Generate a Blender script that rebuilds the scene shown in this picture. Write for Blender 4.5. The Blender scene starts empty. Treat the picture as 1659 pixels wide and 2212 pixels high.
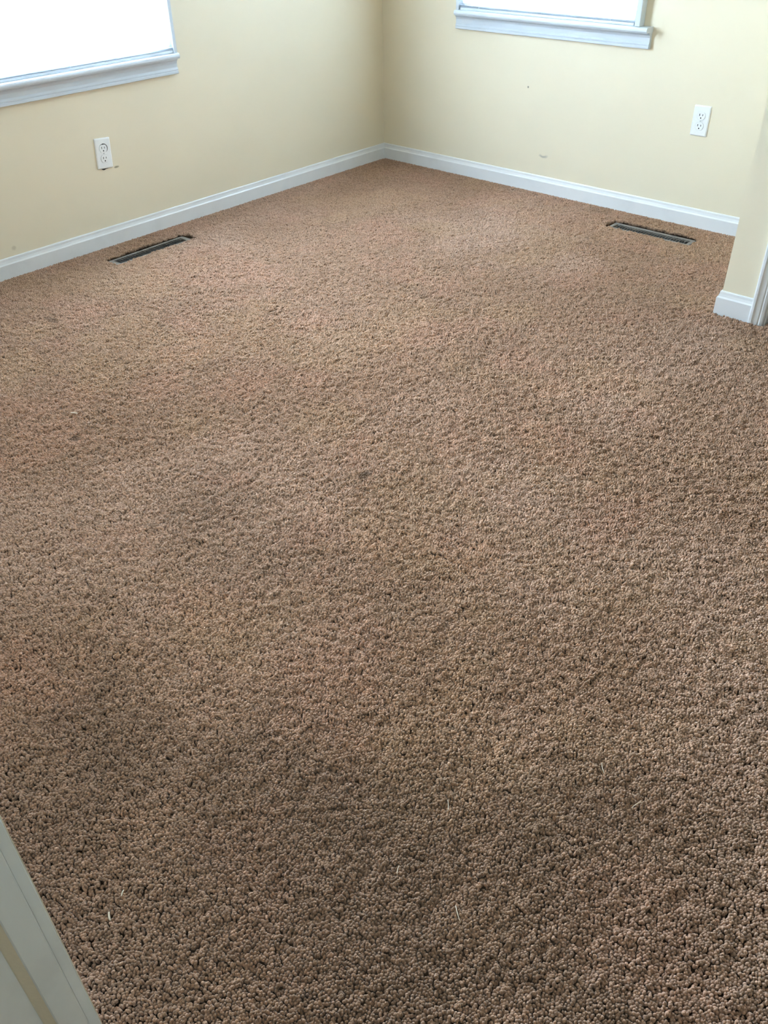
import bpy, bmesh, math, random
import numpy as np
from mathutils import Matrix, Vector

sc = bpy.context.scene
col = sc.collection
random.seed(7)
rng = np.random.default_rng(7)

# ------------------------------------------------------------------ camera
CAM = Vector((3.2323, -3.6137, 1.2481))
RIGHT = Vector((0.74756346, 0.66400753, -0.01558406))
UP = Vector((-0.39084404, 0.45875477, 0.79798809))
FWD = Vector((-0.53701937, 0.5904558, -0.60247169))
cd = bpy.data.cameras.new('camera')
cd.sensor_fit = 'HORIZONTAL'
cd.sensor_width = 36.0
cd.lens = 1842.0 * 36.0 / 1659.0
cd.clip_start = 0.02
cam = bpy.data.objects.new('camera', cd)
col.objects.link(cam)
M = Matrix.Identity(4)
for i in range(3):
    M[i][0], M[i][1], M[i][2], M[i][3] = RIGHT[i], UP[i], -FWD[i], CAM[i]
cam.matrix_world = M
sc.camera = cam

# ------------------------------------------------------------------ sky / exposure
SKY_STRENGTH = 18.0
SHEER = 0.36
SUN_STRENGTH = 100.0
ADDED_HALL_LAMP = 10.0  # glow of the unseen lamp added to brighten the doorway jamb
world = bpy.data.worlds.new('sky')
sc.world = world
world.use_nodes = True
bg = world.node_tree.nodes['Background']
bg.inputs['Color'].default_value = (0.64, 0.80, 1.0, 1)
bg.inputs['Strength'].default_value = SKY_STRENGTH
for nm, loc, rot, sx, sz in (('window_portal_left', (-0.15, -1.77, 1.31), (0, math.radians(-90), 0), 1.29, 0.95),
                             ('window_portal_back', (0.944, 0.15, 1.34), (math.radians(-90), 0, 0), 0.89, 1.23)):
    ld = bpy.data.lights.new(nm, 'AREA')      # portals only steer the sampling of the sky through the two windows
    ld.shape = 'RECTANGLE'
    ld.size, ld.size_y = sx, sz
    ld.cycles.is_portal = True
    lo = bpy.data.objects.new(nm, ld)
    lo.location = loc
    lo.rotation_euler = rot
    col.objects.link(lo)
sd = bpy.data.lights.new('hazy_sun', 'SUN')   # veiled sun on the side of the left-hand window
sd.energy = SUN_STRENGTH
sd.angle = math.radians(48)
sd.color = (0.66, 0.81, 1.0)
so = bpy.data.objects.new('hazy_sun', sd)
so.rotation_euler = Vector((1.0, -0.20, -0.60)).to_track_quat('-Z', 'Y').to_euler()
col.objects.link(so)
sc.view_settings.view_transform = 'Standard'
sc.view_settings.look = 'None'
sc.view_settings.gamma = 1.0
sc.view_settings.exposure = 1.6
sc.view_settings.use_curve_mapping = False
sc.cycles.max_bounces = 6
sc.cycles.diffuse_bounces = 5
sc.cycles.transmission_bounces = 4
sc.cycles.transparent_max_bounces = 8
sc.cycles.sample_clamp_indirect = 0.0
sc.cycles.use_guiding = True
sc.cycles.guiding_training_samples = 48
sc.cycles.caustics_reflective = False
sc.cycles.caustics_refractive = False


# ------------------------------------------------------------------ materials
def new_mat(name):
    m = bpy.data.materials.new(name)
    m.use_nodes = True
    nt = m.node_tree
    return m, nt, nt.nodes['Principled BSDF']


def N(nt, kind, **kw):
    n = nt.nodes.new(kind)
    for k, v in kw.items():
        setattr(n, k, v)
    return n


def mathn(nt, op, a, b=None, c=None, clamp=False):
    n = nt.nodes.new('ShaderNodeMath')
    n.operation = op
    n.use_clamp = clamp
    for i, v in enumerate((a, b, c)):
        if v is None:
            continue
        if isinstance(v, (int, float)):
            n.inputs[i].default_value = v
        else:
            nt.links.new(v, n.inputs[i])
    return n.outputs[0]


def mixc(nt, fac, a, b, blend='MIX'):
    n = nt.nodes.new('ShaderNodeMix')
    n.data_type = 'RGBA'
    n.blend_type = blend
    for sock, v in ((n.inputs[0], fac), (n.inputs[6], a), (n.inputs[7], b)):
        if isinstance(v, (int, float)):
            sock.default_value = v
        elif isinstance(v, tuple):
            sock.default_value = (*v, 1) if len(v) == 3 else v
        else:
            nt.links.new(v, sock)
    return n.outputs[2]


def noise(nt, scale, detail=3.0, rough=0.55, vec=None, out='Fac'):
    n = nt.nodes.new('ShaderNodeTexNoise')
    n.inputs['Scale'].default_value = scale
    n.inputs['Detail'].default_value = detail
    n.inputs['Roughness'].default_value = rough
    if vec is not None:
        nt.links.new(vec, n.inputs['Vector'])
    return n.outputs[out]


def ramp(nt, v, lo, hi):
    n = nt.nodes.new('ShaderNodeMapRange')
    n.interpolation_type = 'SMOOTHSTEP'
    n.inputs['From Min'].default_value = lo
    n.inputs['From Max'].default_value = hi
    nt.links.new(v, n.inputs['Value'])
    return n.outputs[0]


def bump(nt, h, strength, dist):
    b = nt.nodes.new('ShaderNodeBump')
    b.inputs['Strength'].default_value = strength
    b.inputs['Distance'].default_value = dist
    nt.links.new(h, b.inputs['Height'])
    return b.outputs[0]


def spot(nt, pos, c, sx, sy, sz, n_warp=None, warp=0.0):
    """1 inside an ellipsoid stain centred at c, falling to 0 at its rim"""
    s = nt.nodes.new('ShaderNodeVectorMath'); s.operation = 'SUBTRACT'
    nt.links.new(pos, s.inputs[0]); s.inputs[1].default_value = c
    m = nt.nodes.new('ShaderNodeVectorMath'); m.operation = 'MULTIPLY'
    nt.links.new(s.outputs[0], m.inputs[0]); m.inputs[1].default_value = (1 / sx, 1 / sy, 1 / sz)
    l = nt.nodes.new('ShaderNodeVectorMath'); l.operation = 'LENGTH'
    nt.links.new(m.outputs[0], l.inputs[0])
    d = l.outputs['Value']
    if n_warp is not None:
        d = mathn(nt, 'ADD', d, mathn(nt, 'MULTIPLY', mathn(nt, 'SUBTRACT', n_warp, 0.5), warp))
    n = nt.nodes.new('ShaderNodeMapRange')
    n.interpolation_type = 'SMOOTHSTEP'
    n.inputs['From Min'].default_value = 1.0
    n.inputs['From Max'].default_value = 0.35
    nt.links.new(d, n.inputs['Value'])
    return n.outputs[0]


WALL_COL = (0.77, 0.685, 0.52)


def make_wall_paint():
    m, nt, b = new_mat('cream_wall_paint')
    geo = N(nt, 'ShaderNodeNewGeometry')
    pos = geo.outputs['Position']
    v = noise(nt, 1.6, 3, 0.5, pos)
    c = mixc(nt, ramp(nt, v, 0.35, 0.7), WALL_COL, tuple(x * 0.965 for x in WALL_COL))
    w = noise(nt, 60, 2, 0.5, pos)
    # small scuffs that the photograph shows
    d1 = spot(nt, pos, (0.8834, 0.0, 0.4433), 0.006, 0.02, 0.006)
    c = mixc(nt, mathn(nt, 'MULTIPLY', d1, 0.8), c, (0.10, 0.09, 0.08))
    d2 = spot(nt, pos, (0.996, 0.0, 0.163), 0.030, 0.02, 0.013, w, 0.5)
    d2b = spot(nt, pos, (0.996, 0.0, 0.171), 0.030, 0.02, 0.013, w, 0.4)
    arc = mathn(nt, 'MULTIPLY', d2, mathn(nt, 'SUBTRACT', 1.0, d2b))
    c = mixc(nt, mathn(nt, 'MULTIPLY', arc, 0.75), c, (0.33, 0.30, 0.26))
    d3 = spot(nt, pos, (0.0, -2.152, 0.101), 0.02, 0.012, 0.012, w, 0.4)
    c = mixc(nt, mathn(nt, 'MULTIPLY', d3, 0.35), c, (0.35, 0.26, 0.17))
    d4 = spot(nt, pos, (0.0, -1.64, 0.293), 0.02, 0.016, 0.006, w, 0.6)
    c = mixc(nt, mathn(nt, 'MULTIPLY', d4, 0.8), c, (0.20, 0.17, 0.10))
    nt.links.new(c, b.inputs['Base Color'])
    b.inputs['Roughness'].default_value = 0.55
    b.inputs['Specular IOR Level'].default_value = 0.35
    h = noise(nt, 140, 3, 0.6, pos)
    nt.links.new(bump(nt, h, 0.06, 0.002), b.inputs['Normal'])
    return m


def make_trim_paint(name, colr, rough=0.35, dirt=0.06):
    m, nt, b = new_mat(name)
    geo = N(nt, 'ShaderNodeNewGeometry')
    pos = geo.outputs['Position']
    v = noise(nt, 9, 4, 0.6, pos)
    c = mixc(nt, ramp(nt, v, 0.45, 0.75), colr, tuple(x * (1 - dirt) for x in colr))
    nt.links.new(c, b.inputs['Base Color'])
    b.inputs['Roughness'].default_value = rough
    h = noise(nt, 90, 3, 0.5, pos)
    nt.links.new(bump(nt, h, 0.05, 0.002), b.inputs['Normal'])
    return m


def make_plain(name, colr, rough=0.5, metallic=0.0):
    m, nt, b = new_mat(name)
    geo = N(nt, 'ShaderNodeNewGeometry')
    v = noise(nt, 220, 2, 0.5, geo.outputs['Position'])
    c = mixc(nt, v, tuple(x * 0.93 for x in colr), tuple(min(1, x * 1.05) for x in colr))
    nt.links.new(c, b.inputs['Base Color'])
    b.inputs['Roughness'].default_value = rough
    b.inputs['Metallic'].default_value = metallic
    return m


def make_slat():
    m, nt, b = new_mat('white_blind_vinyl')
    out = nt.nodes['Material Output']
    geo = N(nt, 'ShaderNodeNewGeometry')
    v = noise(nt, 5, 2, 0.5, geo.outputs['Position'])
    c = mixc(nt, v, (0.86, 0.88, 0.90), (0.90, 0.91, 0.92))
    nt.links.new(c, b.inputs['Base Color'])
    b.inputs['Roughness'].default_value = 0.4
    tr = N(nt, 'ShaderNodeBsdfTranslucent')
    nt.links.new(c, tr.inputs['Color'])
    mx = N(nt, 'ShaderNodeMixShader')
    mx.inputs[0].default_value = 0.75
    nt.links.new(b.outputs[0], mx.inputs[1])
    nt.links.new(tr.outputs[0], mx.inputs[2])
    # thin sheer vinyl: part of the daylight passes straight through
    tp = N(nt, 'ShaderNodeBsdfTransparent')
    m2 = N(nt, 'ShaderNodeMixShader')
    m2.inputs[0].default_value = SHEER
    nt.links.new(mx.outputs[0], m2.inputs[1])
    nt.links.new(tp.outputs[0], m2.inputs[2])
    nt.links.new(m2.outputs[0], out.inputs['Surface'])
    return m


def make_glass():
    m, nt, b = new_mat('window_glass')
    out = nt.nodes['Material Output']
    nt.nodes.remove(b)
    lw = N(nt, 'ShaderNodeFresnel')
    lw.inputs['IOR'].default_value = 1.45
    t = N(nt, 'ShaderNodeBsdfTransparent')
    t.inputs['Color'].default_value = (0.95, 0.97, 0.96, 1)
    g = N(nt, 'ShaderNodeBsdfGlossy')
    g.inputs['Roughness'].default_value = 0.02
    mx = N(nt, 'ShaderNodeMixShader')
    nt.links.new(lw.outputs[0], mx.inputs[0])
    nt.links.new(t.outputs[0], mx.inputs[1])
    nt.links.new(g.outputs[0], mx.inputs[2])
    nt.links.new(mx.outputs[0], out.inputs['Surface'])
    return m


PILE_A = (0.475, 0.304, 0.216)
PILE_B = (0.385, 0.233, 0.153)


def make_pile():
    """each tuft carries its own yarn colour (set where the tufts are laid out)"""
    m, nt, b = new_mat('taupe_carpet_pile')
    at = N(nt, 'ShaderNodeAttribute')
    at.attribute_type = 'INSTANCER'
    at.attribute_name = 'tuft_colour'
    nt.links.new(at.outputs['Color'], b.inputs['Base Color'])
    b.inputs['Roughness'].default_value = 0.95
    b.inputs['Specular IOR Level'].default_value = 0.08
    b.inputs['Sheen Weight'].default_value = 0.3
    b.inputs['Sheen Roughness'].default_value = 0.4
    return m


SOIL_AND_SHADE = [  # stains and painted-in shade: x, y, radius x, radius y, strength
    (1.972, -2.302, 0.022, 0.030, 0.85),
    (1.232, -2.690, 0.020, 0.020, 0.9),
    (0.474, -2.306, 0.045, 0.014, 0.7),
    (0.81, -2.085, 0.016, 0.016, 0.6),
    (0.863, -2.523, 0.010, 0.014, 0.8),
    (1.549, -1.893, 0.012, 0.012, 0.8),
    (0.877, -1.721, 0.012, 0.012, 0.6),
    (1.669, -0.124, 0.22, 0.011, 0.9), (1.4735, -0.17, 0.009, 0.05, 0.7),  # register edge grime, with the shade of the cut pile painted in
    (0.1165, -1.652, 0.011, 0.22, 0.9), (0.16, -1.4475, 0.05, 0.010, 0.8),  # same mix of grime and painted edge shade at the left register
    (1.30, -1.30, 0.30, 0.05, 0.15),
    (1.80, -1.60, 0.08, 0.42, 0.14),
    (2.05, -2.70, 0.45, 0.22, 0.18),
    (2.62, -3.22, 0.62, 0.42, 0.48),  # near-carpet blotches by the doorway: traffic soil plus foreground dimness painted in
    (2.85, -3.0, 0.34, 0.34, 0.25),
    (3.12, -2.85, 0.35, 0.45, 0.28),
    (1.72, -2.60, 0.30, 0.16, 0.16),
]

MAT = {}
MAT['wall'] = make_wall_paint()
MAT['ceiling'] = make_trim_paint('ceiling_paint', (0.74, 0.73, 0.70), 0.8, 0.03)
MAT['trim'] = make_trim_paint('white_trim_paint', (0.74, 0.74, 0.74))
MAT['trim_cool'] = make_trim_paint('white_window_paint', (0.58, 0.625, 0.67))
MAT['jamb'] = make_trim_paint('white_door_paint', (0.78, 0.82, 0.81), 0.4, 0.1)
MAT['caulk'] = make_plain('cream_paint_edge', (0.80, 0.73, 0.58), 0.6)
MAT['plate'] = make_plain('white_plastic', (0.80, 0.81, 0.80), 0.35)
MAT['dark'] = make_plain('dark_slot', (0.015, 0.014, 0.013), 0.7)
MAT['grime'] = make_plain('grimy_gap', (0.10, 0.095, 0.085), 0.8)
MAT['screw'] = make_plain('painted_screw', (0.62, 0.63, 0.62), 0.35, 0.3)
MAT['register'] = make_plain('taupe_metal', (0.20, 0.172, 0.145), 0.45, 0.0)
MAT['slot_metal'] = make_plain('brown_metal', (0.045, 0.038, 0.03), 0.5, 0.0)
MAT['louvre'] = make_plain('shaded_louvre_metal', (0.13, 0.112, 0.095), 0.5)
MAT['slat'] = make_slat()
MAT['rail'] = make_plain('white_enamel_rail', (0.62, 0.66, 0.70), 0.35)
MAT['glass'] = make_glass()
MAT['cord'] = make_plain('white_cord', (0.8, 0.8, 0.78), 0.8)
MAT['pile'] = make_pile()
MAT['backing'] = make_plain('carpet_backing', (0.16, 0.102, 0.066), 0.9)
MAT['lint'] = make_plain('pale_fibre', (0.60, 0.50, 0.38), 0.8)


# ------------------------------------------------------------------ mesh helpers
def link(name, me, mat=None, parent=None):
    o = bpy.data.objects.new(name, me)
    col.objects.link(o)
    if mat is not None and me is not None:
        if not me.materials:
            me.materials.append(MAT[mat])
    if parent is not None:
        o.parent = parent
    return o


def mesh_of(bm, name, smooth=False):
    bmesh.ops.recalc_face_normals(bm, faces=bm.faces)
    me = bpy.data.meshes.new(name)
    bm.to_mesh(me)
    bm.free()
    if smooth:
        for p in me.polygons:
            p.use_smooth = True
    return me


def box(bm, x0, x1, y0, y1, z0, z1):
    vs = [bm.verts.new((x, y, z)) for x in (x0, x1) for y in (y0, y1) for z in (z0, z1)]
    for f in ((0, 1, 3, 2), (4, 6, 7, 5), (0, 4, 5, 1), (2, 3, 7, 6), (0, 2, 6, 4), (1, 5, 7, 3)):
        bm.faces.new([vs[i] for i in f])
    return vs


def boxes(name, lst, mat, parent=None, bevel=0.0):
    bm = bmesh.new()
    for b in lst:
        box(bm, *b)
    bmesh.ops.recalc_face_normals(bm, faces=bm.faces)
    if bevel:
        bmesh.ops.bevel(bm, geom=bm.edges[:], offset=bevel, segments=2, affect='EDGES', profile=0.6)
    return link(name, mesh_of(bm, name), mat, parent)


def loft(bm, rings, closed_ring=True, caps=True):
    """rings: lists of points, joined in order"""
    vr = [[bm.verts.new(p) for p in r] for r in rings]
    n = len(vr[0])
    for a, b in zip(vr, vr[1:]):
        for i in range(n if closed_ring else n - 1):
            j = (i + 1) % n
            bm.faces.new((a[i], a[j], b[j], b[i]))
    if caps:
        bm.faces.new(vr[0][::-1])
        bm.faces.new(vr[-1])
    return vr


def struct(o):
    o['kind'] = 'structure'
    return o


def thing(name, label, cat, loc=(0, 0, 0), rot=None, group=None):
    o = bpy.data.objects.new(name, None)
    o.empty_display_size = 0.05
    col.objects.link(o)
    o.location = loc
    if rot is not None:
        o.rotation_euler = rot
    tag(o, label, cat, group)
    return o


def tag(o, label, cat, group=None):
    o['label'] = label
    o['category'] = cat
    if group:
        o['group'] = group
    return o


# ------------------------------------------------------------------ room shell
H = 2.44          # ceiling height
ZB = -0.021       # sub-floor under the pile; z = 0 is the top of the pile
XR = 5.30         # unseen right-hand wall
YF = -3.5366      # room face of the wall with the doorway the camera stands in
XC, YC = 2.2317, -0.7627    # outer corner of the closet

# window openings
WL = dict(y0=-2.24, y1=-1.300, z0=0.667, z1=1.95)   # in the left wall
WB = dict(x0=0.5015, x1=1.387, z0=0.727, z1=1.95)     # in the back wall

wl = boxes('wall_left', [
    (-0.14, 0, YF - 0.12, WL['y0'], ZB, H), (-0.14, 0, WL['y1'], 0.14, ZB, H),
    (-0.14, 0, WL['y0'], WL['y1'], ZB, WL['z0'] - 0.02), (-0.14, 0, WL['y0'], WL['y1'], WL['z1'], H)], 'wall')
struct(wl)
wb = boxes('wall_back', [
    (0, WB['x0'], 0, 0.14, ZB, H), (WB['x1'], XR + 0.12, 0, 0.14, ZB, H),
    (WB['x0'], WB['x1'], 0, 0.14, ZB, WB['z0'] - 0.02), (WB['x0'], WB['x1'], 0, 0.14, WB['z1'], H)], 'wall')
struct(wb)
# closet that juts into the room: side wall and front wall with a door opening
CX0, CX1, CZ = 2.398, 3.22, 2.03
struct(boxes('wall_closet', [
    (XC, XC + 0.10, YC, 0, ZB, H), (XC + 0.10, CX0 - 0.012, YC, YC + 0.09, ZB, H), (CX1 + 0.012, XR, YC, YC + 0.09, ZB, H),
    (CX0 - 0.012, CX1 + 0.012, YC, YC + 0.09, CZ + 0.012, H)], 'wall'))
struct(boxes('wall_right', [(XR, XR + 0.12, YF - 1.4, 0, ZB, H)], 'wall'))
# wall with the doorway, the hall behind it
DX0, DX1 = 2.716, 3.50
struct(boxes('wall_front', [
    (0, DX0 - 0.02, YF - 0.118, YF, ZB, H), (DX1 + 0.02, XR, YF - 0.118, YF, ZB, H),
    (DX0 - 0.02, DX1 + 0.02, YF - 0.118, YF, 2.07, H)], 'wall'))
struct(boxes('wall_hall', [(1.9, XR, YF - 1.4, YF - 1.28, ZB, H), (1.78, 1.9, YF - 1.4, YF - 0.118, ZB, H)], 'wall'))
struct(boxes('ceiling', [(-0.14, XR + 0.12, YF - 1.4, 0.14, H, H + 0.08)], 'ceiling'))
struct(boxes('floor', [(-0.14, XR + 0.12, YF - 1.4, 0.14, ZB - 0.06, ZB)], 'backing'))

# ------------------------------------------------------------------ baseboards, mitred at every corner
BH = 0.0733
PROFILE = [(0.0, BH), (0.0035, BH), (0.0055, 0.0700), (0.0062, 0.0625), (0.0085, 0.0545), (0.0118, 0.0500), (0.012, 0.0485), (0.012, ZB), (0.0, ZB)]


def offset_path(path, d):
    """offset a polyline to the right of travel by d, with mitres"""
    out = []
    n = len(path)
    for i, p in enumerate(path):
        p = Vector(p)
        dirs = []
        if i > 0:
            dirs.append((p - Vector(path[i - 1])).normalized())
        if i < n - 1:
            dirs.append((Vector(path[i + 1]) - p).normalized())
        ns = [Vector((v.y, -v.x)) for v in dirs]
        if len(ns) == 1:
            out.append(p + ns[0] * d)
        else:
            m = (ns[0] + ns[1])
            out.append(p + m * (d / (1 + ns[0].dot(ns[1]))))
    return out


def baseboards(path, names):
    offs = {d: offset_path(path, d) for d, z in PROFILE}
    for i, nm in enumerate(names):
        if nm is None:
            continue
        bm = bmesh.new()
        rings = []
        for k in (i, i + 1):
            rings.append([(offs[d][k].x, offs[d][k].y, z) for d, z in PROFILE])
        loft(bm, rings)
        struct(link(nm, mesh_of(bm, nm), 'trim'))


CASE_L = 2.3445
baseboards([(2.66, YF), (0, YF), (0, 0), (XC, 0), (XC, YC), (CASE_L, YC)],
           ['baseboard_front', 'baseboard_left', 'baseboard_back', 'baseboard_closet_side', 'baseboard_closet_front'])
baseboards([(CX1 + 0.056, YC), (XR, YC), (XR, YF), (DX1 + 0.07, YF)], ['baseboard_closet_end', 'baseboard_right', 'baseboard_front_end'])


# ------------------------------------------------------------------ door casings
def casing_profile(w):
    # across the width from outer edge (0) to inner edge (w), thickness outwards
    return [(0, 0), (0, 0.017), (0.004, 0.0185), (0.011, 0.0185), (0.014, 0.0155), (w * 0.62, 0.0135), (w * 0.70, 0.0115), (w * 0.78, 0.0125), (w - 0.003, 0.0105), (w, 0.008), (w, 0)]


def vertical_prism(name, pts, z0, z1, mat, parent=None):
    bm = bmesh.new()
    loft(bm, [[(x, y, z0) for x, y in pts], [(x, y, z1) for x, y in pts]])
    return link(name, mesh_of(bm, name), mat, parent)


W = 0.048
cl = struct(bpy.data.objects.new('door_1', None)); col.objects.link(cl); cl.location = (CASE_L, YC, 0)


def local(parent, pts):
    return [(x - parent.location.x, y - parent.location.y) for x, y in pts]


pr = casing_profile(W)
vertical_prism('casing', local(cl, [(CASE_L + u, YC - t) for u, t in pr]), ZB, CZ + 0.05, 'trim', cl)
vertical_prism('casing', local(cl, [(CX1 + 0.054 - u, YC - t) for u, t in pr]), ZB, CZ + 0.05, 'trim', cl)
bm = bmesh.new()
loft(bm, [[(x - CASE_L, -t, CZ + 0.098 - u) for u, t in pr] for x in (CASE_L, CX1 + 0.054)])
link('casing', mesh_of(bm, 'head_casing'), 'trim', cl)
ox, oy = cl.location.x, cl.location.y
boxes('jamb', [(CX0 - 0.012 - ox, CX0 - ox, 0.0, 0.048, ZB, CZ)], 'trim', cl)
boxes('jamb', [(CX1 - ox, CX1 + 0.012 - ox, 0.0, 0.048, ZB, CZ)], 'trim', cl)
boxes('jamb', [(CX0 - ox, CX1 - ox, 0.0, 0.048, CZ, CZ + 0.012)], 'trim', cl)

# doorway the camera stands in: left jamb with its moulded stop and the edge of the room-side casing
dj = struct(bpy.data.objects.new('door_2', None)); col.objects.link(dj); dj.location = (2.73, YF, 0)
JX = 2.7323
vertical_prism('jamb', local(dj, [(JX - 0.013, YF - 0.001), (JX - 0.013, YF - 0.118), (DX0 - 0.02, YF - 0.118), (DX0 - 0.02, YF - 0.001)]), ZB, 2.05, 'jamb', dj)
stop = [(JX - 0.0125, YF - 0.0005), (JX - 0.001, YF - 0.0005), (JX, YF - 0.002), (JX, YF - 0.0245), (JX - 0.0012, YF - 0.0258), (JX - 0.0125, YF - 0.0260)]
bevel = [(JX - 0.0012, YF - 0.0259), (JX - 0.006, YF - 0.0300), (JX - 0.0105, YF - 0.0336), (JX - 0.0125, YF - 0.0346), (JX - 0.0125, YF - 0.0261)]
vertical_prism('stop_edge', local(dj, bevel), ZB, 2.05, 'caulk', dj)['label'] = 'cream painted edge of the door stop'
vertical_prism('door_stop', local(dj, stop), ZB, 2.05, 'jamb', dj)
cas = [(JX - 0.003, YF + 0.0), (JX - 0.003, YF + 0.0092), (JX - 0.0055, YF + 0.0104), (JX - 0.06, YF + 0.016), (JX - 0.06, YF + 0.0)]
vertical_prism('casing', local(dj, cas), ZB, 2.11, 'jamb', dj)
vertical_prism('paint_edge', local(dj, [(JX - 0.0052, YF + 0.0104), (JX - 0.0052, YF + 0.0113), (JX - 0.058, YF + 0.0170), (JX - 0.058, YF + 0.016)]), ZB, 2.11, 'caulk', dj)
vertical_prism('jamb', local(dj, [(DX1, YF - 0.001), (DX1, YF - 0.118), (DX1 + 0.02, YF - 0.118), (DX1 + 0.02, YF - 0.001)]), ZB, 2.05, 'jamb', dj)
vertical_prism('casing', local(dj, [(DX1 + 0.005, YF), (DX1 + 0.005, YF + 0.010), (DX1 + 0.062, YF + 0.016), (DX1 + 0.062, YF)]), ZB, 2.11, 'jamb', dj)


# ------------------------------------------------------------------ windows
# local frame of a window: u along the wall, v out of the wall into the room, z up
def window(name, loc, rotz, ul, ur, z0, z1, cas_l, cas_r, cas_d, stool_l, stool_r, stool_d, ap_l, ap_r, ap_z):
    w = struct(bpy.data.objects.new(name, None)); col.objects.link(w)
    w.location = loc
    w.rotation_euler = (0, 0, rotz)
    # v into the room is local -y
    bx = lambda nm, u0, u1, v0, v1, za, zb, mat='trim_cool', bev=0.0: boxes(nm, [(u0, u1, -v1, -v0, za, zb)], mat, w, bev)
    st = 0.0195
    # stool with a rounded nose
    bm = bmesh.new()
    prof = [(-0.10, z0), (stool_d - 0.006, z0), (stool_d - 0.0015, z0 - 0.003), (stool_d, z0 - 0.008), (stool_d, z0 - st + 0.006), (stool_d - 0.003, z0 - st), (-0.10, z0 - st)]
    prof_in = prof
    loft(bm, [[(u, -v, z) for v, z in prof_in] for u in (ul, ur)])
    ears = [(0.0, z0), *prof[1:6], (0.0, z0 - st)]
    if stool_l < ul:
        loft(bm, [[(u, -v, z) for v, z in ears] for u in (stool_l, ul)])
    if stool_r > ur:
        loft(bm, [[(u, -v, z) for v, z in ears] for u in (ur, stool_r)])
    link('stool', mesh_of(bm, 'stool'), 'trim_cool', w)
    # apron: moulded board below the stool
    h = z0 - st - ap_z
    bm = bmesh.new()
    prof = [(0, z0 - st), (0.024, z0 - st), (0.024, z0 - st - 0.006), (0.017, z0 - st - 0.012), (0.0145, z0 - st - 0.02), (0.0145, ap_z + 0.024), (0.018, ap_z + 0.017), (0.018, ap_z + 0.014), (0.0165, ap_z + 0.012), (0.0185, ap_z + 0.009), (0.0185, ap_z + 0.002), (0.016, ap_z), (0, ap_z)]
    loft(bm, [[(u, -v, z) for v, z in prof] for u in (ap_l, ap_r)])
    link('apron', mesh_of(bm, 'apron'), 'trim_cool', w)
    # narrow side and head casings that stand proud of the wall
    bx('casing', cas_l, ul, 0.0, cas_d, z0, z1 + 0.02, bev=0.0025)
    bx('casing', ur, cas_r, 0.0, cas_d, z0, z1 + 0.02, bev=0.0025)
    bx('head_casing', ul, ur, 0.0, cas_d, z1, z1 + 0.02, bev=0.0025)
    # jamb linings
    bx('jamb', ul, ul + 0.006, -0.14, 0.0, z0, z1)
    bx('jamb', ur - 0.006, ur, -0.14, 0.0, z0, z1)
    bx('jamb', ul + 0.006, ur - 0.006, -0.14, 0.0, z1 - 0.006, z1)
    # two sashes with panes
    zm = (z0 + z1) / 2
    for k, (a, b, v) in enumerate(((z0 + 0.001, zm + 0.02, -0.075), (zm - 0.02, z1 - 0.006, -0.105))):
        s = 0.04
        bm = bmesh.new()
        U0, U1 = ul + 0.006, ur - 0.006
        for (u0, u1, za, zb) in ((U0, U0 + s, a, b), (U1 - s, U1, a, b), (U0 + s, U1 - s, a, a + s), (U0 + s, U1 - s, b - s, b)):
            box(bm, u0, u1, -v - 0.014, -v + 0.014, za, zb)
        sash = link('sash', mesh_of(bm, 'sash'), 'trim_cool', w)
        boxes('pane', [(U0 + s, U1 - s, -v - 0.002, -v + 0.002, a + s, b - s)], 'glass', sash)
    return w


# right-hand (back wall) window
window('window_2', (0, 0, 0), 0.0, WB['x0'], WB['x1'], WB['z0'], WB['z1'], 0.486, 1.410, 0.040, 0.486, 1.452, 0.055, 0.470, 1.4505, 0.6475)
# left wall window: u runs along +y of the wall -> rotate so that local -y points to +x
# local x -> world y, local -y -> world +x  (rotation of +90 degrees about z)
window('window_1', (0, 0, 0), math.pi / 2, WL['y0'], WL['y1'], WL['z0'], WL['z1'], -2.262, -1.284, 0.036, -2.264, -1.2835, 0.048, -2.272, -1.279, 0.5886)


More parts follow.
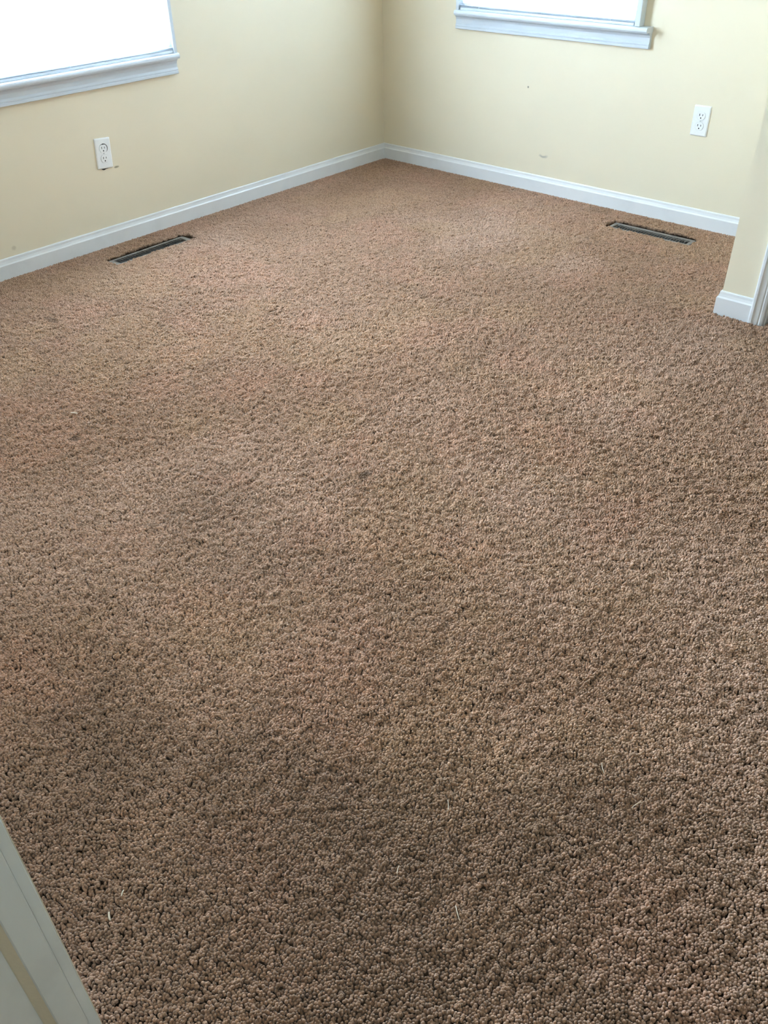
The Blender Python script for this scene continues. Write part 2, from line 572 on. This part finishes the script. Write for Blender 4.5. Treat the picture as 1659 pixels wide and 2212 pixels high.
# ------------------------------------------------------------------ blinds
def blind(label, rotz, ul, ur, z0, z1, v, n_stack, lift, tilt):
    t = thing('window_blind', label, 'blind', (0, 0, 0), (0, 0, rotz), 'closed slatted blinds in the windows')
    wdt = 0.025
    pitch = 0.0205
    # curved slat, one shared mesh, local origin at slat centre
    bm = bmesh.new()
    segs = 4
    pts = []
    for i in range(segs + 1):
        a = -1 + 2 * i / segs
        pts.append((a * wdt / 2, 0.0022 * (1 - a * a)))
    prof = [(p[0], p[1]) for p in pts] + [(p[0], p[1] - 0.0005) for p in pts[::-1]]
    L = (ur - ul) / 2
    loft(bm, [[(u, a, b) for a, b in prof] for u in (-L, L)])
    me = mesh_of(bm, 'slat')
    me.materials.append(MAT['slat'])
    me_flat = me.copy()          # the lowest slats lie in a closed stack that no daylight gets through
    me_flat.materials.clear()
    me_flat.materials.append(MAT['rail'])
    uc = (ul + ur) / 2
    # bottom rail
    zr = z0 + lift
    bm = bmesh.new()
    prof = [(-0.0125, 0.0), (0.0125, 0.0), (0.0130, 0.004), (0.0125, 0.010), (0.008, 0.0115), (-0.008, 0.0115), (-0.0125, 0.010), (-0.0130, 0.004)]
    loft(bm, [[(u, -v + a, zr + b) for a, b in prof] for u in (ul, ur)])
    link('bottom_rail', mesh_of(bm, 'bottom_rail'), 'rail', t)
    z = zr + 0.013
    for i in range(n_stack):       # slats lying flat on the rail
        o = link('slat', me_flat, None, t)
        o.location = (uc, -v + random.uniform(-0.0012, 0.0012), z)
        z += 0.0065
    z += 0.008
    k = 0
    while z < z1 - 0.035:
        o = link('slat', me, None, t)
        o.location = (uc + random.uniform(-0.0015, 0.0015), -v, z)
        o.rotation_euler = (math.radians(tilt + random.uniform(-2, 2)), 0, 0)
        z += pitch
        k += 1
    boxes('head_rail', [(ul, ur, -v - 0.0125, -v + 0.0125, z1 - 0.030, z1 - 0.006)], 'slat', t, 0.002)
    for f in (0.12, 0.5, 0.88):
        u = ul + f * (ur - ul)
        boxes('ladder_cord', [(u - 0.0007, u + 0.0007, -v - 0.0135, -v - 0.0125, zr + 0.011, z1 - 0.03)], 'cord', t)
    return t


blind('closed white slatted blind in the window of the wall with the small scuff', 0.0, 0.5075, 1.3815, 0.727, 1.944, 0.022, 2, 0.0005, -60)
blind('closed white slatted blind in the window above the crooked outlet', math.pi / 2, WL['y0'] + 0.006, -1.3015, 0.667, 1.944, 0.018, 2, 0.0005, -60)


# ------------------------------------------------------------------ power outlets
def disc_outline(r, hflat, n=28):
    """receptacle face outline: circle cut flat above and below"""
    out = []
    for i in range(n):
        a = 2 * math.pi * i / n
        out.append((r * math.cos(a), max(-hflat, min(hflat, r * math.sin(a)))))
    return out


def plate_mesh(w, h, d):
    bm = bmesh.new()

    def ring(ww, hh, y, r=0.004):
        pts = []
        for cx, cz, a0 in ((ww / 2 - r, hh / 2 - r, 0), (-ww / 2 + r, hh / 2 - r, 90), (-ww / 2 + r, -hh / 2 + r, 180), (ww / 2 - r, -hh / 2 + r, 270)):
            for k in range(4):
                a = math.radians(a0 + 30 * k)
                pts.append((cx + r * math.cos(a), y, cz + r * math.sin(a)))
        return pts
    loft(bm, [ring(w, h, 0.0, 0.003), ring(w, h, -d * 0.35, 0.003), ring(w - 0.003, h - 0.003, -d * 0.75), ring(w - 0.009, h - 0.009, -d)])
    return mesh_of(bm, 'plate')


def outlet(label, loc, rotz, tilt, broken):
    # local -y points into the room
    t = thing('power_outlet', label, 'outlet', loc, None)
    t.rotation_euler = Matrix.Rotation(rotz, 4, 'Z').to_3x3().to_4x4().to_euler()
    t.rotation_mode = 'XYZ'
    t.matrix_world = Matrix.Translation(loc) @ Matrix.Rotation(rotz, 4, 'Z') @ Matrix.Rotation(tilt, 4, 'Y')
    link('plate', plate_mesh(0.0705, 0.1145, 0.0055), 'plate', t)
    for s in (1, -1):
        zc = 0.0195 * s
        # thin recessed ring round the face
        bm = bmesh.new()
        loft(bm, [[(x * 1.06, y, zc + z * 1.06) for x, z in disc_outline(0.0172, 0.0142)] for y in (-0.0050, -0.00575)])
        ringo = link('receptacle_rim', mesh_of(bm, 'receptacle_rim'), 'grime' if (broken and s > 0) else 'screw', t)
        bm = bmesh.new()
        off = -0.0016 if (broken and s > 0) else 0.0
        zo = -0.0012 if (broken and s > 0) else 0.0
        loft(bm, [[(x + off, y, zc + zo + z) for x, z in disc_outline(0.0172, 0.0142)] for y in (-0.005, -0.0067)] +
             [[(x * 0.96 + off, -0.0073, zc + zo + z * 0.96) for x, z in disc_outline(0.0172, 0.0142)]])
        face = link('receptacle', mesh_of(bm, 'receptacle'), 'plate', t)
        for (dx, hh) in ((-0.0064, 0.0082), (0.0064, 0.0068)):
            boxes('slot', [(dx - 0.0013 + off, dx + 0.0013 + off, -0.00755, -0.0065, zc + 0.0035 - hh / 2 + zo, zc + 0.0035 + hh / 2 + zo)], 'grime' if broken else 'dark', face)
        bm = bmesh.new()
        pts = [(0.0027 * math.cos(a), 0.0027 * math.sin(a)) for a in [2 * math.pi * i / 12 for i in range(12)]]
        loft(bm, [[(x + off, y, zc - 0.0078 + zo + z) for x, z in pts] for y in (-0.0065, -0.00755)])
        link('ground_hole', mesh_of(bm, 'ground_hole'), 'dark', face)
    bm = bmesh.new()
    pts = [(0.003 * math.cos(a), 0.003 * math.sin(a)) for a in [2 * math.pi * i / 12 for i in range(12)]]
    loft(bm, [[(x, -0.005, z) for x, z in pts], [(x, -0.0062, z) for x, z in pts], [(x * 0.6, -0.0066, z * 0.6) for x, z in pts]])
    link('screw', mesh_of(bm, 'screw'), 'screw', t)
    if broken:
        bm = bmesh.new()     # broken-out plaster showing under the plate
        outl = [(-0.020, 0.0), (-0.016, -0.004), (-0.010, -0.0065), (-0.004, -0.006), (0.001, -0.0035), (0.012, -0.0022), (0.014, 0.0)]
        loft(bm, [[(x, y, -0.0565 + z) for x, z in outl] for y in (-0.0002, -0.0012)])
        link('broken_edge', mesh_of(bm, 'broken_edge'), 'dark', t)
        # dark crescent where the upper receptacle sits askew
        bm = bmesh.new()
        n = 12
        a0, a1 = math.radians(105), math.radians(-50)
        outer = [(0.0195 * math.cos(a0 + (a1 - a0) * i / n), 0.0178 * math.sin(a0 + (a1 - a0) * i / n)) for i in range(n + 1)]
        inner = [(0.0155 * math.cos(a0 + (a1 - a0) * i / n), 0.0140 * math.sin(a0 + (a1 - a0) * i / n)) for i in range(n + 1)]
        for i in range(n):
            vs = [bm.verts.new((x, y, 0.0195 + z)) for (x, z) in (outer[i], outer[i + 1], inner[i + 1], inner[i]) for y in (-0.0052, -0.0060)]
            for f in ((0, 2, 4, 6), (1, 7, 5, 3), (0, 1, 3, 2), (4, 5, 7, 6), (2, 3, 5, 4), (0, 6, 7, 1)):
                bm.faces.new([vs[q] for q in f])
        link('crescent_gap', mesh_of(bm, 'crescent_gap'), 'grime', t)
    return t


outlet('clean white duplex outlet on a straight wall plate beside the closet wall', (1.7197, 0.0, 0.4126), 0.0, 0.0, False)
outlet('crooked white duplex outlet with a broken gap under its wall plate', (0.0, -1.687, 0.3557), math.pi / 2, math.radians(4.0), True)


# ------------------------------------------------------------------ floor registers
def register(label, loc, rotz, length, depth, slots):
    t = thing('floor_register', label, 'floor vent', loc, (0, 0, rotz), 'floor registers sunk in the carpet')
    zt = -0.011
    ow, od = 0.338, 0.046
    # frame with a sloped lip
    bm = bmesh.new()
    rect = lambda a, b, z: [(-a / 2, -b / 2, z), (a / 2, -b / 2, z), (a / 2, b / 2, z), (-a / 2, b / 2, z)]
    rings = [rect(length, depth, ZB), rect(length, depth, zt - 0.003), rect(length - 0.006, depth - 0.006, zt), rect(ow + 0.004, od + 0.004, zt), rect(ow, od, zt - 0.0015), rect(ow, od, ZB + 0.0005)]
    loft(bm, rings, caps=False)
    link('frame', mesh_of(bm, 'frame'), 'register', t)
    boxes('damper', [(-ow / 2, ow / 2, -od / 2, od / 2, ZB + 0.0002, ZB + 0.0008)], 'dark', t)
    bm = bmesh.new()
    box(bm, -0.0012, 0.0012, -od / 2, od / 2, zt - 0.0020, zt - 0.0008)
    bmesh.ops.recalc_face_normals(bm, faces=bm.faces)
    me = mesh_of(bm, 'slat')
    me.materials.append(MAT[slots])
    n = 27
    for i in range(1, n):
        o = link('slat', me, None, t)
        o.location = (-ow / 2 + ow * i / n, 0, 0)
    boxes('lever', [(ow / 2 - 0.016, ow / 2 - 0.012, -0.004, 0.012, zt - 0.004, zt + 0.002)], 'register', t, 0.0008)
    return t


HOLES = [  # centre x, y, half length, half depth, angle
    (1.6690, -0.1712, 0.1935, 0.0455, math.radians(0.6)),
    (0.1605, -1.6520, 0.1990, 0.0410, math.radians(90 + 1.2)),
]
register('taupe floor register under the window of the scuffed wall', (HOLES[0][0], HOLES[0][1] - 0.001, 0), HOLES[0][4], 0.376, 0.079, 'louvre')
register('dark slotted floor register below the crooked outlet', (HOLES[1][0] + 0.001, HOLES[1][1], 0), HOLES[1][4], 0.384, 0.072, 'slot_metal')


# ------------------------------------------------------------------ carpet pile (uncountable tufts)
def vnoise(x, y, s, seed):
    """smooth value noise on a lattice of cell size s"""
    r = np.random.default_rng(seed)
    g = r.random((512, 512))
    fx, fy = x / s, y / s
    ix, iy = np.floor(fx).astype(int), np.floor(fy).astype(int)
    tx, ty = fx - ix, fy - iy
    tx = tx * tx * (3 - 2 * tx); ty = ty * ty * (3 - 2 * ty)
    a = g[ix % 512, iy % 512]; b = g[(ix + 1) % 512, iy % 512]
    c = g[ix % 512, (iy + 1) % 512]; d = g[(ix + 1) % 512, (iy + 1) % 512]
    return (a * (1 - tx) + b * tx) * (1 - ty) + (c * (1 - tx) + d * tx) * ty


def carpet():
    sp = 0.0044
    gx = np.arange(0.012, 4.0, sp)
    gy = np.arange(YF - 0.45, -0.012, sp)
    X, Y = np.meshgrid(gx, gy)
    X = X.ravel(); Y = Y.ravel()
    X[: ] = X + (np.floor((Y - gy[0]) / sp + 0.5) % 2) * sp * 0.5
    n = len(X)
    X = X + rng.normal(0, sp * 0.24, n)
    Y = Y + rng.normal(0, sp * 0.24, n)
    keep = (X > 0.0125) & (Y < -0.0125) & (X < XR - 0.013)
    # closet walls
    keep &= ~((X > XC - 0.0135) & (X < XC + 0.105) & (Y > YC - 0.0135))
    keep &= ~((X > XC - 0.0135) & (X < CX0 + 0.002) & (Y > YC - 0.0195) & (Y < YC + 0.095))
    keep &= ~((X > CX1 - 0.002) & (Y > YC - 0.0195) & (Y < YC + 0.095))
    keep &= ~((X > CX0) & (Y > YC + 0.3))
    # wall with the doorway, hall beyond it
    keep &= ~((Y < YF + 0.018) & (Y > YF - 0.125) & ((X < JX + 0.003) | (X > DX1 - 0.003)))
    keep &= ~((Y < YF) & ((X < 2.0)))
    keep &= ~((Y < YF - 0.15) & ((X < 2.6)))
    for hx, hy, a, b, ang in HOLES:
        c, s = math.cos(ang), math.sin(ang)
        u = (X - hx) * c + (Y - hy) * s
        v = -(X - hx) * s + (Y - hy) * c
        keep &= ~((np.abs(u) < a + 0.001) & (np.abs(v) < b + 0.001))
    X, Y = X[keep], Y[keep]
    n = len(X)
    big = vnoise(X, Y, 0.35, 11)
    mid = vnoise(X, Y, 0.028, 12)
    fine = vnoise(X, Y, 0.0115, 13)
    rows = vnoise(X * 0.35, Y, 0.010, 19)
    h = 0.62 * fine + 0.25 * mid + 0.13 * rows            # clumping of the tufts
    edge = np.clip(np.minimum(X - 0.012, -0.012 - Y) / 0.03, 0.12, 1)      # pile is tucked evenly along the baseboards
    h = 1 - (1 - h) * edge
    sc_xy = 0.80 + 0.42 * rng.random(n)
    top = -0.0105 * np.clip(1.0 - h * 1.3, 0, 1) + rng.normal(0, 0.0006, n)
    ang = 2 * math.pi * vnoise(X, Y, 0.22, 14) * 1.6 + rng.normal(0, 0.7, n)
    lean = np.abs(0.16 + 0.22 * vnoise(X, Y, 0.05, 15) + rng.normal(0, 0.14, n))
    rot = np.stack([lean * np.cos(ang), lean * np.sin(ang), rng.random(n) * 6.28], 1).astype(np.float32)
    scl = np.stack([sc_xy, sc_xy * (0.85 + 0.3 * rng.random(n)), 0.9 + 0.2 * rng.random(n)], 1).astype(np.float32)
    # yarn colour: soft shade patches, faint pink and olive casts, soiling with painted-in shade, then tuft-to-tuft spread
    def smooth(v, lo, hi):
        q = np.clip((v - lo) / (hi - lo), 0, 1)
        return (q * q * (3 - 2 * q))[:, None]
    A, B = np.array(PILE_A), np.array(PILE_B)
    f1 = 0.6 * vnoise(X, Y, 0.55, 31) + 0.28 * vnoise(X, Y, 0.23, 32) + 0.12 * vnoise(X, Y, 0.09, 33)
    q = smooth(f1, 0.3, 0.7)
    C = A * (1 - q) + B * q
    q = 0.26 * smooth(0.7 * vnoise(X, Y, 0.17, 34) + 0.3 * vnoise(X, Y, 0.06, 35), 0.5, 0.75)
    C = C * (1 - q) + A * np.array((1.06, 0.90, 0.87)) * q
    q = 0.26 * smooth(0.7 * vnoise(X, Y, 0.24, 36) + 0.3 * vnoise(X, Y, 0.07, 37), 0.5, 0.75)
    C = C * (1 - q) + A * np.array((0.98, 0.98, 0.80)) * q
    wv = 0.7 * vnoise(X, Y, 0.16, 38) + 0.3 * vnoise(X, Y, 0.06, 39)
    for (x, y, sx, sy, k) in SOIL_AND_SHADE:
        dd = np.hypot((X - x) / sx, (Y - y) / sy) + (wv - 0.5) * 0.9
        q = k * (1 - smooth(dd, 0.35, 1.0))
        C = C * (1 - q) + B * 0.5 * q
    C = C * (0.70 + 0.50 * rng.random(n))[:, None]
    C4 = np.concatenate([C, np.ones((n, 1))], 1).astype(np.float32)
    co = np.stack([X, Y, top - 0.0047], 1).astype(np.float32)
    me = bpy.data.meshes.new('carpet_pile')
    me.vertices.add(n)
    me.vertices.foreach_set('co', co.ravel())
    a = me.attributes.new('tuft_rot', 'FLOAT_VECTOR', 'POINT'); a.data.foreach_set('vector', rot.ravel())
    a = me.attributes.new('tuft_scale', 'FLOAT_VECTOR', 'POINT'); a.data.foreach_set('vector', scl.ravel())
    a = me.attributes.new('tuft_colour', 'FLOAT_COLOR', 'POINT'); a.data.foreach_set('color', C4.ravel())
    me.update()
    o = link('carpet_pile', me, 'pile')
    ng = bpy.data.node_groups.new('pile_tufts', 'GeometryNodeTree')
    ng.interface.new_socket('Geometry', in_out='INPUT', socket_type='NodeSocketGeometry')
    ng.interface.new_socket('Geometry', in_out='OUTPUT', socket_type='NodeSocketGeometry')
    gi = ng.nodes.new('NodeGroupInput'); go = ng.nodes.new('NodeGroupOutput')
    ico = ng.nodes.new('GeometryNodeMeshIcoSphere')
    ico.inputs['Radius'].default_value = 0.00262
    ico.inputs['Subdivisions'].default_value = 2
    tr = ng.nodes.new('GeometryNodeTransform')
    tr.inputs['Scale'].default_value = (1, 1, 1.75)
    sm = ng.nodes.new('GeometryNodeSetShadeSmooth')
    mt = ng.nodes.new('GeometryNodeSetMaterial')
    mt.inputs['Material'].default_value = MAT['pile']
    ip = ng.nodes.new('GeometryNodeInstanceOnPoints')
    L = ng.links.new
    L(ico.outputs['Mesh'], tr.inputs['Geometry'])
    L(tr.outputs[0], sm.inputs[0]); L(sm.outputs[0], mt.inputs['Geometry'])
    L(gi.outputs[0], ip.inputs['Points'])
    L(mt.outputs[0], ip.inputs['Instance'])
    for nm, sock in (('tuft_rot', 'Rotation'), ('tuft_scale', 'Scale')):
        na = ng.nodes.new('GeometryNodeInputNamedAttribute')
        na.data_type = 'FLOAT_VECTOR'
        na.inputs['Name'].default_value = nm
        if sock == 'Rotation':
            er = ng.nodes.new('FunctionNodeEulerToRotation')
            L(na.outputs['Attribute'], er.inputs[0]); L(er.outputs[0], ip.inputs[sock])
        else:
            L(na.outputs['Attribute'], ip.inputs[sock])
    L(ip.outputs[0], go.inputs[0])
    md = o.modifiers.new('tufts', 'NODES')
    md.node_group = ng
    tag(o, 'worn taupe cut-pile carpet covering the whole bedroom floor', 'carpet')
    o['kind'] = 'stuff'
    print('tufts', n)


carpet()


# ------------------------------------------------------------------ lint lying on the pile
def strand(label, x, y, length, ang, bend, r=0.0006, flat=1.0):
    bm = bmesh.new()
    rings = []
    n = 7
    for i in range(n):
        f = i / (n - 1) - 0.5
        off = bend * length * (0.25 - f * f) * 2
        px = f * length * math.cos(ang) - off * math.sin(ang)
        py = f * length * math.sin(ang) + off * math.cos(ang)
        rr = r * (1 - 1.2 * abs(f) ** 2)
        tx, ty = math.cos(ang), math.sin(ang)
        rings.append([(px - ty * rr * flat * math.cos(q), py + tx * rr * flat * math.cos(q), rr * math.sin(q)) for q in [2 * math.pi * k / 6 for k in range(6)]])
    loft(bm, rings)
    o = link('lint_strand', mesh_of(bm, 'lint_strand', True), 'lint')
    o.location = (x, y, 0.0008)
    tag(o, label, 'lint', 'pale lint strands on the carpet')


LAB = 'thin pale lint strand lying on the carpet near the doorway'
for (x, y, L_, a, b) in [
    (2.897, -2.695, 0.022, 2.30, 0.10), (2.740, -2.929, 0.022, 2.25, -0.12), (2.976, -2.723, 0.022, 1.25, 0.18),
    (2.866, -3.064, 0.026, 2.50, 0.06), (2.753, -3.070, 0.016, 2.1, 0.15)]:
    strand(LAB, x, y, L_, a, b)
strand('tiny pale lint strand on the carpet beside the dark worn spot mid-room', 1.941, -2.490, 0.016, 0.9, 0.2)
strand('pale flat scrap of lint on the carpet by the door jamb', 2.475, -3.410, 0.014, 2.7, 0.1, 0.0010, 1.5)
strand('small pale crumb of lint on the carpet by the door jamb', 2.459, -3.376, 0.010, 2.2, 0.1, 0.0009, 1.4)
strand('short white lint fleck beside the dark carpet stain', 1.120, -2.619, 0.022, 0.5, 0.2, 0.0014, 1.6)


# ------------------------------------------------------------------ unseen lamp added in the hall to light the doorway jamb
hl = thing('added_hall_lamp', 'added unseen lamp in the hall that lights the doorway jamb', 'lamp', (3.75, YF - 0.62, H))
bm = bmesh.new()
rings = []
for r, z in ((0.09, 0.0), (0.09, -0.018), (0.05, -0.022)):
    rings.append([(r * math.cos(2 * math.pi * k / 24), r * math.sin(2 * math.pi * k / 24), z) for k in range(24)])
loft(bm, rings)
link('base', mesh_of(bm, 'base'), 'trim', hl)
bm = bmesh.new()
rings = []
for i in range(8):
    a = math.radians(8 + 80 * i / 7)
    rings.append([(0.13 * math.cos(a) * math.cos(2 * math.pi * k / 24), 0.13 * math.cos(a) * math.sin(2 * math.pi * k / 24), -0.022 - 0.08 * math.sin(a)) for k in range(24)])
loft(bm, rings)
mm, nt, b = new_mat('added_lamp_glow')
b.inputs['Base Color'].default_value = (0.9, 0.92, 0.9, 1)
b.inputs['Emission Color'].default_value = (0.92, 1.0, 0.95, 1)
b.inputs['Emission Strength'].default_value = ADDED_HALL_LAMP
MAT['opal'] = mm
link('shade', mesh_of(bm, 'shade', True), 'opal', hl)
